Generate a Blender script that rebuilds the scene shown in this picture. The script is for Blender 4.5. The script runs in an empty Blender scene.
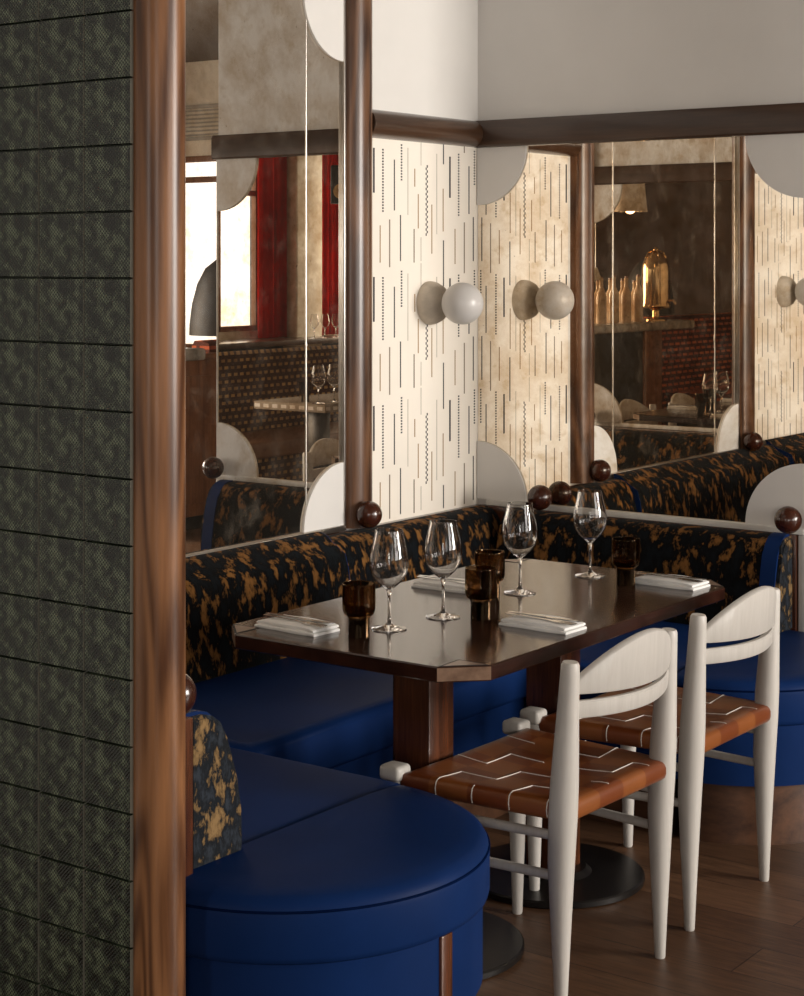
import bpy, bmesh, math, random
from mathutils import Vector, Matrix
random.seed(7)
PI = math.pi
SC = bpy.context.scene
COL = SC.collection

# ------------------------------------------------------------------ materials
def new_mat(name):
    m = bpy.data.materials.new(name); m.use_nodes = True
    nt = m.node_tree; nt.nodes.clear()
    out = nt.nodes.new('ShaderNodeOutputMaterial')
    return m, nt, out
def N(nt, typ, **kw):
    n = nt.nodes.new(typ)
    for k, v in kw.items():
        if k in n.inputs.keys() if isinstance(k, str) else False:
            n.inputs[k].default_value = v
        else:
            setattr(n, k, v)
    return n
def L(nt, a, b): nt.links.new(a, b)
def c4(c): return (c[0], c[1], c[2], 1.0)
def coords(nt, scale=(1, 1, 1), rot=(0, 0, 0), src='Object'):
    tc = nt.nodes.new('ShaderNodeTexCoord'); mp = nt.nodes.new('ShaderNodeMapping')
    mp.inputs['Scale'].default_value = scale; mp.inputs['Rotation'].default_value = rot
    L(nt, tc.outputs[src], mp.inputs['Vector']); return mp.outputs['Vector']
def ramp(nt, fac, stops, interp='LINEAR'):
    r = nt.nodes.new('ShaderNodeValToRGB'); r.color_ramp.interpolation = interp
    e = r.color_ramp.elements
    while len(e) < len(stops): e.new(0.5)
    for i, (p, c) in enumerate(stops):
        e[i].position = p; e[i].color = c4(c) if len(c) == 3 else c
    L(nt, fac, r.inputs['Fac']); return r.outputs['Color']
def noise(nt, vec, scale=5, detail=4, rough=.55, dist=0):
    n = nt.nodes.new('ShaderNodeTexNoise')
    n.inputs['Scale'].default_value = scale; n.inputs['Detail'].default_value = detail
    n.inputs['Roughness'].default_value = rough; n.inputs['Distortion'].default_value = dist
    L(nt, vec, n.inputs['Vector']); return n.outputs['Fac']
def bump(nt, h, strength=.3, dist=.002):
    b = nt.nodes.new('ShaderNodeBump'); b.inputs['Strength'].default_value = strength
    b.inputs['Distance'].default_value = dist; L(nt, h, b.inputs['Height']); return b.outputs['Normal']
def mathn(nt, op, a, b=None):
    m = nt.nodes.new('ShaderNodeMath'); m.operation = op
    for i, v in enumerate((a, b)):
        if v is None: continue
        if isinstance(v, (int, float)): m.inputs[i].default_value = v
        else: L(nt, v, m.inputs[i])
    return m.outputs[0]
def pbsdf(nt, out, rough=.5, metal=0, spec=.5):
    p = nt.nodes.new('ShaderNodeBsdfPrincipled')
    p.inputs['Roughness'].default_value = rough; p.inputs['Metallic'].default_value = metal
    p.inputs['Specular IOR Level'].default_value = spec
    L(nt, p.outputs[0], out.inputs['Surface']); return p
def mat_plain(name, col, rough=.5, metal=0, spec=.5, var=.12, nscale=9, bstr=.1, bscale=60, bdist=.001, stretch=(1, 1, 1)):
    m, nt, out = new_mat(name); p = pbsdf(nt, out, rough, metal, spec)
    v = coords(nt, stretch)
    f = noise(nt, v, nscale, 4)
    a = tuple(max(0, x * (1 - var)) for x in col); b = tuple(min(1, x * (1 + var)) for x in col)
    L(nt, ramp(nt, f, [(.3, a), (.7, b)]), p.inputs['Base Color'])
    if bstr: L(nt, bump(nt, noise(nt, v, bscale, 3), bstr, bdist), p.inputs['Normal'])
    return m
def mat_wood(name, dark, light, axis='Z', scale=1.0, rough=.35, coat=0, spec=.5, streak=14, rings=0):
    m, nt, out = new_mat(name); p = pbsdf(nt, out, rough, 0, spec)
    st = {'X': (.06, 1, 1), 'Y': (1, .06, 1), 'Z': (1, 1, .06)}[axis]
    v = coords(nt, tuple(x * scale for x in st))
    f1 = noise(nt, v, streak, 6, .6, .8); f2 = noise(nt, v, streak * 7, 4, .6, .3)
    f = mathn(nt, 'ADD', mathn(nt, 'MULTIPLY', f1, .7), mathn(nt, 'MULTIPLY', f2, .3))
    if rings:
        # growth rings: contour lines of a field much longer than wide
        g = noise(nt, coords(nt, tuple(x * scale for x in {'X': (.09, 1, 1), 'Y': (1, .09, 1), 'Z': (1, 1, .09)}[axis])), rings, 2, .4, .2)
        rg = mathn(nt, 'MULTIPLY', mathn(nt, 'ADD', mathn(nt, 'SINE', mathn(nt, 'MULTIPLY', g, 75)), 1), .5)
        f = mathn(nt, 'ADD', mathn(nt, 'MULTIPLY', f, .72), mathn(nt, 'MULTIPLY', rg, .26))
    L(nt, ramp(nt, f, [(.33, dark), (.5, tuple((a + b) / 2 for a, b in zip(dark, light))), (.66, light)]), p.inputs['Base Color'])
    p.inputs['Coat Weight'].default_value = coat; p.inputs['Coat Roughness'].default_value = .12
    L(nt, bump(nt, f2, .12, .0008), p.inputs['Normal'])
    return m
def mat_fabric(name, base, base2, spot, scale=(13, 13, 6.5), th=.52, src='Object'):
    m, nt, out = new_mat(name); p = pbsdf(nt, out, .95, 0, .06)
    v = coords(nt, scale, src=src)
    f = noise(nt, v, 1.5, 5, .60, .15)
    fine = noise(nt, coords(nt, (170, 170, 60)), 1, 3, .7)
    ff = mathn(nt, 'ADD', f, mathn(nt, 'MULTIPLY', mathn(nt, 'SUBTRACT', fine, .5), .16))
    col = ramp(nt, ff, [(th - .16, base2), (th - .045, base), (th, base), (th + .05, tuple(x * .6 for x in spot)), (th + .12, spot)])
    L(nt, col, p.inputs['Base Color'])
    p.inputs['Sheen Weight'].default_value = .03
    L(nt, bump(nt, fine, .5, .004), p.inputs['Normal'])
    return m
def mat_glass(name, col, rough=0, ior=1.45):
    m, nt, out = new_mat(name)
    g = nt.nodes.new('ShaderNodeBsdfGlass'); g.inputs['Roughness'].default_value = rough; g.inputs['IOR'].default_value = ior
    f = noise(nt, coords(nt), 6, 2)
    L(nt, ramp(nt, f, [(.2, tuple(x * .97 for x in col)), (.8, col)]), g.inputs['Color'])
    L(nt, g.outputs[0], out.inputs['Surface']); return m
def mat_mirror(name, hi, lo, amt=.55, pat_amt=.5):
    m, nt, out = new_mat(name)
    g = nt.nodes.new('ShaderNodeBsdfGlossy'); g.inputs['Roughness'].default_value = .004
    v = coords(nt)
    big = noise(nt, v, 5.5, 8, .68, .1); mid = noise(nt, v, 21, 5, .6, .1); spk = noise(nt, v, 75, 3, .6)
    blot = ramp(nt, big, [(.40, hi), (.50, tuple(a * .55 + b * .45 for a, b in zip(hi, lo))), (.64, lo)])
    m2 = ramp(nt, mid, [(.56, (1, 1, 1)), (.66, (.80, .72, .60)), (.8, (.66, .54, .40))])
    mx = nt.nodes.new('ShaderNodeMix'); mx.data_type = 'RGBA'; mx.blend_type = 'MULTIPLY'; mx.inputs[0].default_value = amt
    L(nt, blot, mx.inputs[6]); L(nt, m2, mx.inputs[7])
    mx2 = nt.nodes.new('ShaderNodeMix'); mx2.data_type = 'RGBA'; mx2.blend_type = 'MULTIPLY'; mx2.inputs[0].default_value = .8
    L(nt, mx.outputs[2], mx2.inputs[6]); L(nt, ramp(nt, spk, [(.70, (1, 1, 1)), (.78, (.35, .27, .2))]), mx2.inputs[7])
    L(nt, mx2.outputs[2], g.inputs['Color'])
    d = nt.nodes.new('ShaderNodeBsdfDiffuse'); d.inputs[0].default_value = c4((.55, .46, .36))
    pat = noise(nt, v, 7.5, 7, .68, .1)
    fac = mathn(nt, 'MULTIPLY', ramp(nt, pat, [(.50, (.10, .10, .10)), (.58, (.22, .22, .22)), (.68, (.6, .6, .6))]), pat_amt)
    ms = nt.nodes.new('ShaderNodeMixShader'); L(nt, fac, ms.inputs[0]); L(nt, g.outputs[0], ms.inputs[1]); L(nt, d.outputs[0], ms.inputs[2])
    L(nt, ms.outputs[0], out.inputs['Surface']); return m

M = {}
M['plaster'] = mat_plain('plaster', (.72, .70, .67), .9, var=.04, nscale=2.5, bstr=.15, bscale=40)
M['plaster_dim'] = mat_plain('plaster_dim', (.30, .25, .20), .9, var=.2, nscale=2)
M['plaster_dark'] = mat_plain('plaster_dark', (.035, .02, .014), .8, var=.4, nscale=3)
M['cream_wall'] = mat_plain('cream_wall', (.75, .66, .52), .9, var=.12, nscale=4)
M['ceiling'] = mat_plain('ceiling_paint', (.17, .14, .115), .95, var=.04)
M['paper'] = mat_plain('wallpaper_ground', (.86, .80, .71), .85, var=.03, nscale=4, bstr=.05)
M['ink_k'] = mat_plain('ink_black', (.045, .042, .045), .8, bstr=0)
M['ink_g'] = mat_plain('ink_umber', (.21, .165, .12), .8, bstr=0)
M['ink_t'] = mat_plain('ink_tan', (.33, .215, .105), .8, bstr=0)
M['ink_p'] = mat_plain('ink_pale', (.50, .46, .40), .8, bstr=0)
M['white_panel'] = mat_plain('white_lacquer_panel', (.74, .72, .69), .45, var=.02, bstr=0)
M['silver'] = mat_plain('brushed_silver', (.55, .52, .48), .3, 1, var=.05, bstr=0)
M['white_trim'] = mat_plain('white_trim_paint', (.62, .60, .56), .4, var=.05, bstr=0)
M['mirror_left'] = mat_mirror('mirror_aged_silver', (.93, .885, .82), (.68, .57, .45), .45, .16)
M['mirror_far'] = mat_mirror('mirror_antique_gold', (.96, .91, .83), (.72, .60, .46), .6, .05)
M['post'] = mat_wood('varnished_oak', (.075, .029, .012), (.25, .112, .047), 'Z', 1.3, .30, 0, .35, rings=5)
M['mould_y'] = mat_wood('dark_oak_moulding_y', (.028, .013, .007), (.085, .042, .022), 'Y', 1.6, .3, .4)
M['mould_x'] = mat_wood('dark_oak_moulding_x', (.028, .013, .007), (.075, .037, .019), 'X', 1.6, .4, .2)
M['pilaster'] = mat_wood('oak_mirror_frame', (.040, .017, .009), (.15, .070, .034), 'Z', 1.4, .30, .05, .4, rings=5)
M['ball'] = mat_wood('dark_turned_wood', (.022, .0055, .003), (.065, .018, .008), 'Z', 1, .22, .25)
M['table'] = mat_wood('table_veneer', (.020, .0085, .0055), (.046, .020, .012), 'X', 1.2, .15, .12, .4)
M['table_edge'] = mat_wood('table_edge_rosewood', (.014, .0042, .003), (.042, .012, .007), 'Y', 1.2, .25, .4)
M['table_end'] = mat_wood('table_end_grain', (.10, .055, .035), (.24, .15, .10), 'Y', 1, .3, .3)
M['rosewood'] = mat_wood('rosewood_leg', (.016, .0055, .0035), (.13, .040, .015), 'Z', 2.0, .25, .4)
M['plinth'] = mat_wood('plinth_walnut', (.028, .011, .006), (.11, .048, .023), 'X', .8, .4)
M['iron'] = mat_plain('blackened_iron', (.012, .010, .009), .34, .4, var=.3, bstr=.08)
M['fabric'] = mat_fabric('tortoiseshell_velvet', (.0040, .0040, .0042), (.0062, .0078, .0095), (.20, .092, .027), (18, 18, 9.5), .53)
M['fabric_end'] = mat_fabric('tortoiseshell_velvet_end', (.012, .014, .017), (.03, .036, .046), (.24, .15, .068), (20, 20, 14), .52)
M['blue'] = mat_plain('blue_leather', (.0052, .0205, .086), .46, var=.12, nscale=5, bstr=.25, bscale=420, bdist=.0008, spec=.05)
M['blue_seam'] = mat_plain('blue_leather_seam', (.002, .007, .033), .9, bstr=0, spec=0)
M['black_gap'] = mat_plain('black_inlay_line', (.01, .008, .007), .8, bstr=0)  # plain black for the outline of the table's corner inlays
M['chair'] = mat_wood('whitewashed_ash', (.455, .43, .395), (.53, .505, .47), 'Z', 2.2, .42, 0, .35, 20)
M['tan'] = None
M['piping'] = mat_plain('white_stitching', (.70, .66, .60), .7, bstr=0)
M['napkin'] = mat_plain('white_linen', (.80, .79, .77), .9, var=.03, bstr=.4, bscale=500, bdist=.0006)
M['steel'] = mat_plain('cutlery_steel', (.62, .61, .60), .16, 1, var=.05, bstr=0)
M['glass'] = mat_glass('clear_crystal', (.985, .985, .985))
M['amber'] = mat_glass('smoked_amber_glass', (.56, .44, .315))
M['amber_base'] = mat_glass('smoked_glass_thick_base', (.15, .125, .10))
M['globe'] = mat_plain('opal_white_globe', (.54, .52, .50), .35, var=.02, bstr=0)
M['stone'] = mat_plain('beige_stone_mount', (.56, .49, .40), .7, var=.15, nscale=25, bstr=.2)
M['red'] = None
M['brass'] = mat_plain('polished_brass', (.62, .43, .23), .16, 1, var=.1, bstr=0)
M['speaker'] = mat_plain('speaker_black', (.02, .02, .022), .5, bstr=.1)
M['cone'] = mat_plain('speaker_cone_tan', (.50, .32, .14), .6, bstr=0)
M['marble'] = mat_plain('grey_marble', (.42, .39, .35), .25, var=.35, nscale=14, bstr=0)
M['barwood'] = mat_wood('bar_wood', (.16, .055, .022), (.36, .15, .06), 'Z', 1.2, .3, .3)
M['barfront'] = mat_plain('bar_front_dark', (.015, .014, .014), .3, var=.5, nscale=20)
M['bottle'] = mat_plain('frosted_bottle_glass', (.62, .46, .31), .12, var=.15, bstr=0)
M['shade'] = mat_plain('linen_lampshade', (.60, .50, .38), .9, var=.1, bstr=.2)
M['grille'] = mat_plain('vent_grey_metal', (.40, .36, .30), .5, bstr=0)
M['frame_wood'] = mat_wood('window_frame_wood', (.16, .07, .035), (.32, .15, .08), 'Z', 1, .5)
M['leaf'] = mat_plain('yellow_leaf', (.45, .33, .07), .6, bstr=0)
M['tabletop_pale'] = None

def mk_tan():
    m, nt, out = new_mat('cognac_saddle_leather'); p = pbsdf(nt, out, .34, 0, .5)
    v = coords(nt)
    ch = nt.nodes.new('ShaderNodeTexChecker'); ch.inputs['Scale'].default_value = 1 / .098
    ch.inputs['Color1'].default_value = c4((.235, .074, .019)); ch.inputs['Color2'].default_value = c4((.165, .041, .0105))
    mp = nt.nodes.new('ShaderNodeMapping'); mp.inputs['Location'].default_value = (.02, .0, .7)
    L(nt, v, mp.inputs['Vector']); L(nt, mp.outputs[0], ch.inputs['Vector'])
    mx = nt.nodes.new('ShaderNodeMix'); mx.data_type = 'RGBA'; mx.blend_type = 'MULTIPLY'; mx.inputs[0].default_value = .6
    L(nt, ch.outputs['Color'], mx.inputs[6])
    L(nt, ramp(nt, noise(nt, v, 14, 4), [(.3, (.75, .7, .65)), (.7, (1, 1, 1))]), mx.inputs[7])
    L(nt, mx.outputs[2], p.inputs['Base Color'])
    L(nt, bump(nt, noise(nt, v, 320, 3), .15, .0006), p.inputs['Normal']); return m
M['tan'] = mk_tan()
def mk_red():
    m, nt, out = new_mat('red_velvet_curtain')
    d = nt.nodes.new('ShaderNodeBsdfDiffuse'); t = nt.nodes.new('ShaderNodeBsdfTranslucent')
    col = ramp(nt, noise(nt, coords(nt, (3, 3, .4)), 4, 3), [(.3, (.42, .012, .008)), (.7, (.70, .03, .016))])
    L(nt, col, d.inputs[0]); L(nt, col, t.inputs[0])
    mx = nt.nodes.new('ShaderNodeMixShader'); mx.inputs[0].default_value = .4
    L(nt, d.outputs[0], mx.inputs[1]); L(nt, t.outputs[0], mx.inputs[2]); L(nt, mx.outputs[0], out.inputs['Surface']); return m
M['red'] = mk_red()
def mk_weave(name, c1, c2, c3, sx, sy):
    m, nt, out = new_mat(name); p = pbsdf(nt, out, .85, 0, .2)
    tc = nt.nodes.new('ShaderNodeTexCoord'); sp = nt.nodes.new('ShaderNodeSeparateXYZ'); cb = nt.nodes.new('ShaderNodeCombineXYZ')
    L(nt, tc.outputs['Object'], sp.inputs[0]); L(nt, mathn(nt, 'ADD', sp.outputs[0], sp.outputs[1]), cb.inputs[0]); L(nt, sp.outputs[2], cb.inputs[1])
    b = nt.nodes.new('ShaderNodeTexBrick'); b.inputs['Scale'].default_value = 1
    b.inputs['Brick Width'].default_value = sx; b.inputs['Row Height'].default_value = sy; b.inputs['Mortar Size'].default_value = sy * .3
    b.inputs['Color1'].default_value = c4(c1); b.inputs['Color2'].default_value = c4(c2); b.inputs['Mortar'].default_value = c4(c3)
    L(nt, cb.outputs[0], b.inputs['Vector']); L(nt, b.outputs['Color'], p.inputs['Base Color'])
    L(nt, bump(nt, b.outputs['Fac'], .3, .004), p.inputs['Normal']); return m
M['weave'] = mk_weave('ochre_check_weave', (.42, .25, .085), (.24, .13, .05), (.055, .022, .012), .062, .046)
M['weave_red'] = mk_weave('red_basket_weave', (.60, .15, .045), (.38, .07, .025), (.09, .02, .009), .11, .05)
M['tabletop_pale'] = mk_weave('mosaic_table_edge', (.62, .58, .52), (.5, .45, .4), (.25, .2, .15), .07, .05)
def mk_floor():
    m, nt, out = new_mat('smoked_oak_boards'); p = pbsdf(nt, out, .42, 0, .4)
    v = coords(nt)
    b = nt.nodes.new('ShaderNodeTexBrick'); b.inputs['Scale'].default_value = 1
    b.inputs['Brick Width'].default_value = 1.7; b.inputs['Row Height'].default_value = .17; b.inputs['Mortar Size'].default_value = .0016
    b.offset = .37
    b.inputs['Color1'].default_value = c4((.150, .080, .043)); b.inputs['Color2'].default_value = c4((.088, .045, .024)); b.inputs['Mortar'].default_value = c4((.022, .011, .006))
    L(nt, v, b.inputs['Vector'])
    g = noise(nt, coords(nt, (.8, 9, 1)), 9, 7, .65, .6)
    mx = nt.nodes.new('ShaderNodeMix'); mx.data_type = 'RGBA'; mx.blend_type = 'MULTIPLY'; mx.inputs[0].default_value = .9
    L(nt, b.outputs['Color'], mx.inputs[6]); L(nt, ramp(nt, g, [(.3, (.45, .42, .4)), (.62, (1.15, 1.1, 1.05))]), mx.inputs[7])
    L(nt, mx.outputs[2], p.inputs['Base Color'])
    L(nt, bump(nt, mathn(nt, 'ADD', mathn(nt, 'MULTIPLY', g, .4), b.outputs['Fac']), .25, -.0015), p.inputs['Normal']); return m
M['floor'] = mk_floor()
def mk_tile():
    # glazed tile: rows of small dots, worn relief in the glaze; UV runs 0..1 on each tile
    m, nt, out = new_mat('bottle_green_relief_tile'); p = pbsdf(nt, out, .27, 0, .5)
    tc = nt.nodes.new('ShaderNodeTexCoord'); sp = nt.nodes.new('ShaderNodeSeparateXYZ'); L(nt, tc.outputs['UV'], sp.inputs[0])
    U, V = sp.outputs[0], sp.outputs[1]
    fu = mathn(nt, 'SINE', mathn(nt, 'MULTIPLY', U, 2 * PI * 15)); row = mathn(nt, 'SINE', mathn(nt, 'MULTIPLY', V, 2 * PI * 15))
    dots = mathn(nt, 'MULTIPLY', mathn(nt, 'ADD', mathn(nt, 'MULTIPLY', fu, row), 1), .5)
    big = noise(nt, coords(nt, (1, 1, 1), src='UV'), 4.2, 4, .6, .4)
    ob = noise(nt, coords(nt), 30, 4, .6)
    f = mathn(nt, 'ADD', mathn(nt, 'MULTIPLY', big, .75), mathn(nt, 'MULTIPLY', ob, .25))
    base = ramp(nt, f, [(.38, (.0045, .0058, .004)), (.47, (.016, .021, .014)), (.60, (.075, .090, .062))])
    mx = nt.nodes.new('ShaderNodeMix'); mx.data_type = 'RGBA'; mx.blend_type = 'MULTIPLY'; mx.inputs[0].default_value = 1
    L(nt, base, mx.inputs[6]); L(nt, ramp(nt, dots, [(.25, (.05, .05, .04)), (.66, (2.0, 2.0, 1.8))]), mx.inputs[7])
    L(nt, mx.outputs[2], p.inputs['Base Color'])
    h = mathn(nt, 'ADD', mathn(nt, 'MULTIPLY', dots, .35), mathn(nt, 'MULTIPLY', f, 1.6))
    L(nt, bump(nt, h, .7, .003), p.inputs['Normal']); return m
M['tile'] = mk_tile()
M['grout'] = mat_plain('dark_grout', (.035, .036, .028), .9)
M['tile_edge'] = mat_plain('tile_edge_pale', (.22, .21, .17), .5)

# ------------------------------------------------------------------ geometry helpers
def link(name, bm, mat, parent=None, smooth=40, loc=None):
    me = bpy.data.meshes.new(name)
    bmesh.ops.recalc_face_normals(bm, faces=bm.faces[:])
    bm.to_mesh(me); bm.free()
    for mm in (mat if isinstance(mat, (list, tuple)) else [mat]): me.materials.append(mm)
    if smooth:
        me.polygons.foreach_set('use_smooth', [True] * len(me.polygons))
        me.set_sharp_from_angle(angle=math.radians(smooth))
    o = bpy.data.objects.new(name, me); COL.objects.link(o)
    if parent: o.parent = parent
    if loc: o.location = loc
    return o
def thing(name, label, cat, loc=(0, 0, 0), rz=0, group=None):
    o = bpy.data.objects.new(name, None); COL.objects.link(o); o.empty_display_size = .05
    o.location = loc; o.rotation_euler = (0, 0, rz); return tag(o, label, cat, group)
def tag(o, label, cat, group=None):
    o['label'] = label; o['category'] = cat
    if group: o['group'] = group
    return o
def struct(name, bm, mat, smooth=40):
    o = link(name, bm, mat, None, smooth); o['kind'] = 'structure'; return o
def BM(): return bmesh.new()
def box(bm, x0, x1, y0, y1, z0, z1, bev=0, seg=2, mi=0):
    r = bmesh.ops.create_cube(bm, size=1)
    vs = r['verts']
    for v in vs: v.co = Vector(((x0 + x1) / 2 + v.co.x * (x1 - x0), (y0 + y1) / 2 + v.co.y * (y1 - y0), (z0 + z1) / 2 + v.co.z * (z1 - z0)))
    fs = list({f for v in vs for f in v.link_faces})
    for f in fs: f.material_index = mi
    if bev:
        es = list({e for v in vs for e in v.link_edges})
        r = bmesh.ops.bevel(bm, geom=es, offset=bev, segments=seg, affect='EDGES', profile=.5)
        for f in r['faces']: f.material_index = mi
    return bm
def lathe(bm, prof, c=(0, 0, 0), seg=32, mat=None, mi=0):
    """profile [(r,z)...] revolved about Z; first / last r == 0 closes with a pole"""
    rings = []
    for r, z in prof:
        if r < 1e-7: rings.append([bm.verts.new((0, 0, z))])
        else: rings.append([bm.verts.new((r * math.cos(2 * PI * i / seg), r * math.sin(2 * PI * i / seg), z)) for i in range(seg)])
    allv = [v for g in rings for v in g]
    for a, b in zip(rings, rings[1:]):
        for i in range(seg):
            j = (i + 1) % seg
            if len(a) == 1 and len(b) == 1: continue
            if len(a) == 1: f = bm.faces.new((a[0], b[i], b[j]))
            elif len(b) == 1: f = bm.faces.new((a[i], a[j], b[0]))
            else: f = bm.faces.new((a[i], a[j], b[j], b[i]))
            f.material_index = mi
    for g in (rings[0], rings[-1]):
        if len(g) > 1:
            try:
                f = bm.faces.new(g); f.material_index = mi
            except ValueError: pass
    m = Matrix.Translation(c) @ (mat or Matrix.Identity(4))
    for v in allv: v.co = m @ v.co
    return bm
def prism(bm, outline, depth, origin, eu, ev, ew, mi=0):
    """closed 2D outline (u,v) extruded 0..depth along ew"""
    o, eu, ev, ew = Vector(origin), Vector(eu), Vector(ev), Vector(ew)
    a = [bm.verts.new(o + eu * u + ev * v) for u, v in outline]
    b = [bm.verts.new(o + eu * u + ev * v + ew * depth) for u, v in outline]
    n = len(a); fs = [bm.faces.new(a), bm.faces.new(b)]
    for i in range(n): fs.append(bm.faces.new((a[i], a[(i + 1) % n], b[(i + 1) % n], b[i])))
    for f in fs: f.material_index = mi
    return fs
def tube(bm, pts, rad, seg=12, mi=0):
    pts = [Vector(p) for p in pts]; n = len(pts)
    rads = rad if isinstance(rad, (list, tuple)) else [rad] * n
    rings = []; up = None
    for i, p in enumerate(pts):
        t = (pts[min(i + 1, n - 1)] - pts[max(i - 1, 0)]).normalized()
        if up is None:
            up = Vector((0, 0, 1)) if abs(t.z) < .9 else Vector((1, 0, 0))
        s = t.cross(up).normalized(); up = s.cross(t).normalized()
        rings.append([bm.verts.new(p + (s * math.cos(2 * PI * k / seg) + up * math.sin(2 * PI * k / seg)) * rads[i]) for k in range(seg)])
    for a, b in zip(rings, rings[1:]):
        for k in range(seg):
            f = bm.faces.new((a[k], a[(k + 1) % seg], b[(k + 1) % seg], b[k])); f.material_index = mi
    for g in (rings[0], rings[-1]):
        f = bm.faces.new(g); f.material_index = mi
    return bm
def sphere(bm, c, r, u=32, v=20, sc=(1, 1, 1)):
    m = Matrix.Translation(c) @ Matrix.Diagonal((sc[0], sc[1], sc[2], 1))
    bmesh.ops.create_uvsphere(bm, u_segments=u, v_segments=v, radius=r, matrix=m); return bm
def layers(bm, outline_fn, levels):
    """stack of plan outlines: levels [(inset, z)] with outline_fn(inset)->[(x,y)], closed top and bottom"""
    rings = [[bm.verts.new((x, y, z)) for x, y in outline_fn(i)] for i, z in levels]
    n = len(rings[0])
    for a, b in zip(rings, rings[1:]):
        for k in range(n): bm.faces.new((a[k], a[(k + 1) % n], b[(k + 1) % n], b[k]))
    bm.faces.new(rings[0]); bm.faces.new(rings[-1]); return bm

# ------------------------------------------------------------------ dimensions
XE = 1.232            # length of the two end walls of the booth
YP0, YP1 = -2.885, -2.95   # tiled partition: booth face, room face
ZL, ZM0, ZM1 = .76, 2.0, 2.093
EX, WY0, WY1, CEIL = 7.6, -10.0, 6.0, 3.3

# ------------------------------------------------------------------ room shell
b = BM(); box(b, -.2, EX + .3, WY0 - .2, WY1 + .2, -.1, 0); struct('floor', b, M['floor'], 0)
b = BM(); box(b, -.2, EX + .3, WY0 - .2, WY1 + .2, CEIL, CEIL + .1); struct('ceiling', b, M['ceiling'], 0)
b = BM(); box(b, -.15, 0, WY0 - .1, WY1 + .1, 0, CEIL); struct('wall_left', b, M['plaster'], 0)
b = BM(); box(b, 0.0, XE, 0, .14, 0, CEIL); struct('wall_right', b, M['plaster'], 0)
SX = (6.0, 7.4); SX2 = (1.3, 2.0)  # the wider opening is added, unseen, to light the red curtains and column
b = BM(); box(b, -.1, SX2[0], WY0 - .1, WY0, 0, CEIL); box(b, SX2[1], SX[0], WY0 - .1, WY0, 0, CEIL); box(b, SX[1], EX + .1, WY0 - .1, WY0, 0, CEIL)

for q in (SX, SX2): box(b, *q, WY0 - .1, WY0, 0, .9); box(b, *q, WY0 - .1, WY0, 2.8, CEIL)
struct('wall_south', b, M['plaster_dim'], 0)
# window wall on the east, openings [y0,y1]
WZ0, WZ1 = .95, 2.85
WINS = [(-9.75, -8.74), (-7.72, -5.2), (-3.6, -1.5), (-.6, 1.7)]
b = BM(); ys = [WY0] + [v for w in WINS for v in w] + [WY1]
for i in range(0, len(ys), 2): box(b, EX, EX + .12, ys[i], ys[i + 1], 0, CEIL)
for y0, y1 in WINS:
    box(b, EX, EX + .12, y0, y1, 0, WZ0); box(b, EX, EX + .12, y0, y1, WZ1, CEIL)
struct('wall_east', b, M['cream_wall'], 0)
# north wall: dark lining on the bar side, pale bay with a window towards the east
NB = (6.5, 7.45)
b = BM(); box(b, -.1, NB[0] - .2, WY1, WY1 + .12, 0, CEIL); struct('wall_north', b, M['plaster_dark'], 0)
b = BM(); box(b, NB[0] - .2, NB[0], WY1, WY1 + .12, 0, CEIL); box(b, NB[1], EX + .1, WY1, WY1 + .12, 0, CEIL)
box(b, NB[0], NB[1], WY1, WY1 + .12, 0, .85); box(b, NB[0], NB[1], WY1, WY1 + .12, 2.5, CEIL); struct('wall_north_bay', b, M['cream_wall'], 0)
def window(idx, ax, p0, p1, z0, z1, mull, trans=None):
    b = BM(); w = .05
    def bar(a0, a1, zz0, zz1):
        if ax == 'y': box(b, EX + .02, EX + .08, a0, a1, zz0, zz1, .004)
        else: box(b, a0, a1, WY1 + .02, WY1 + .08, zz0, zz1, .004)
    bar(p0, p0 + w, z0, z1); bar(p1 - w, p1, z0, z1); bar(p0, p1, z0, z0 + w); bar(p0, p1, z1 - w, z1)
    for q in mull: bar(q - w / 2, q + w / 2, z0, z1)
    if trans: bar(p0, p1, trans - w / 2, trans + w / 2)
    struct('window_%d' % idx, b, M['frame_wood'])
window(1, 'y', *WINS[0], WZ0, WZ1, [])
window(2, 'y', *WINS[1], WZ0, WZ1, [-7.15, -6.4], 2.25)
window(3, 'y', *WINS[2], WZ0, WZ1, [-2.55], 2.25)
window(4, 'y', *WINS[3], WZ0, WZ1, [.55], 2.25)
b = BM()
for x in (SX2[0], SX2[1] - .05): box(b, x, x + .05, WY0 - .08, WY0 - .02, .9, 2.8, .004)
for z in (.9, 2.75): box(b, *SX2, WY0 - .08, WY0 - .02, z, z + .05, .004)
struct('window_7', b, M['frame_wood'])
b = BM()
for x in (SX[0], (SX[0] + SX[1]) / 2 - .025, SX[1] - .05): box(b, x, x + .05, WY0 - .08, WY0 - .02, .9, 2.8, .004)
for z in (.9, 2.75): box(b, *SX, WY0 - .08, WY0 - .02, z, z + .05, .004)
struct('window_6', b, M['frame_wood'])  # frame of the added south window that brightens the curtains
window(5, 'x', *NB, .85, 2.5, [], 2.3)

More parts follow.
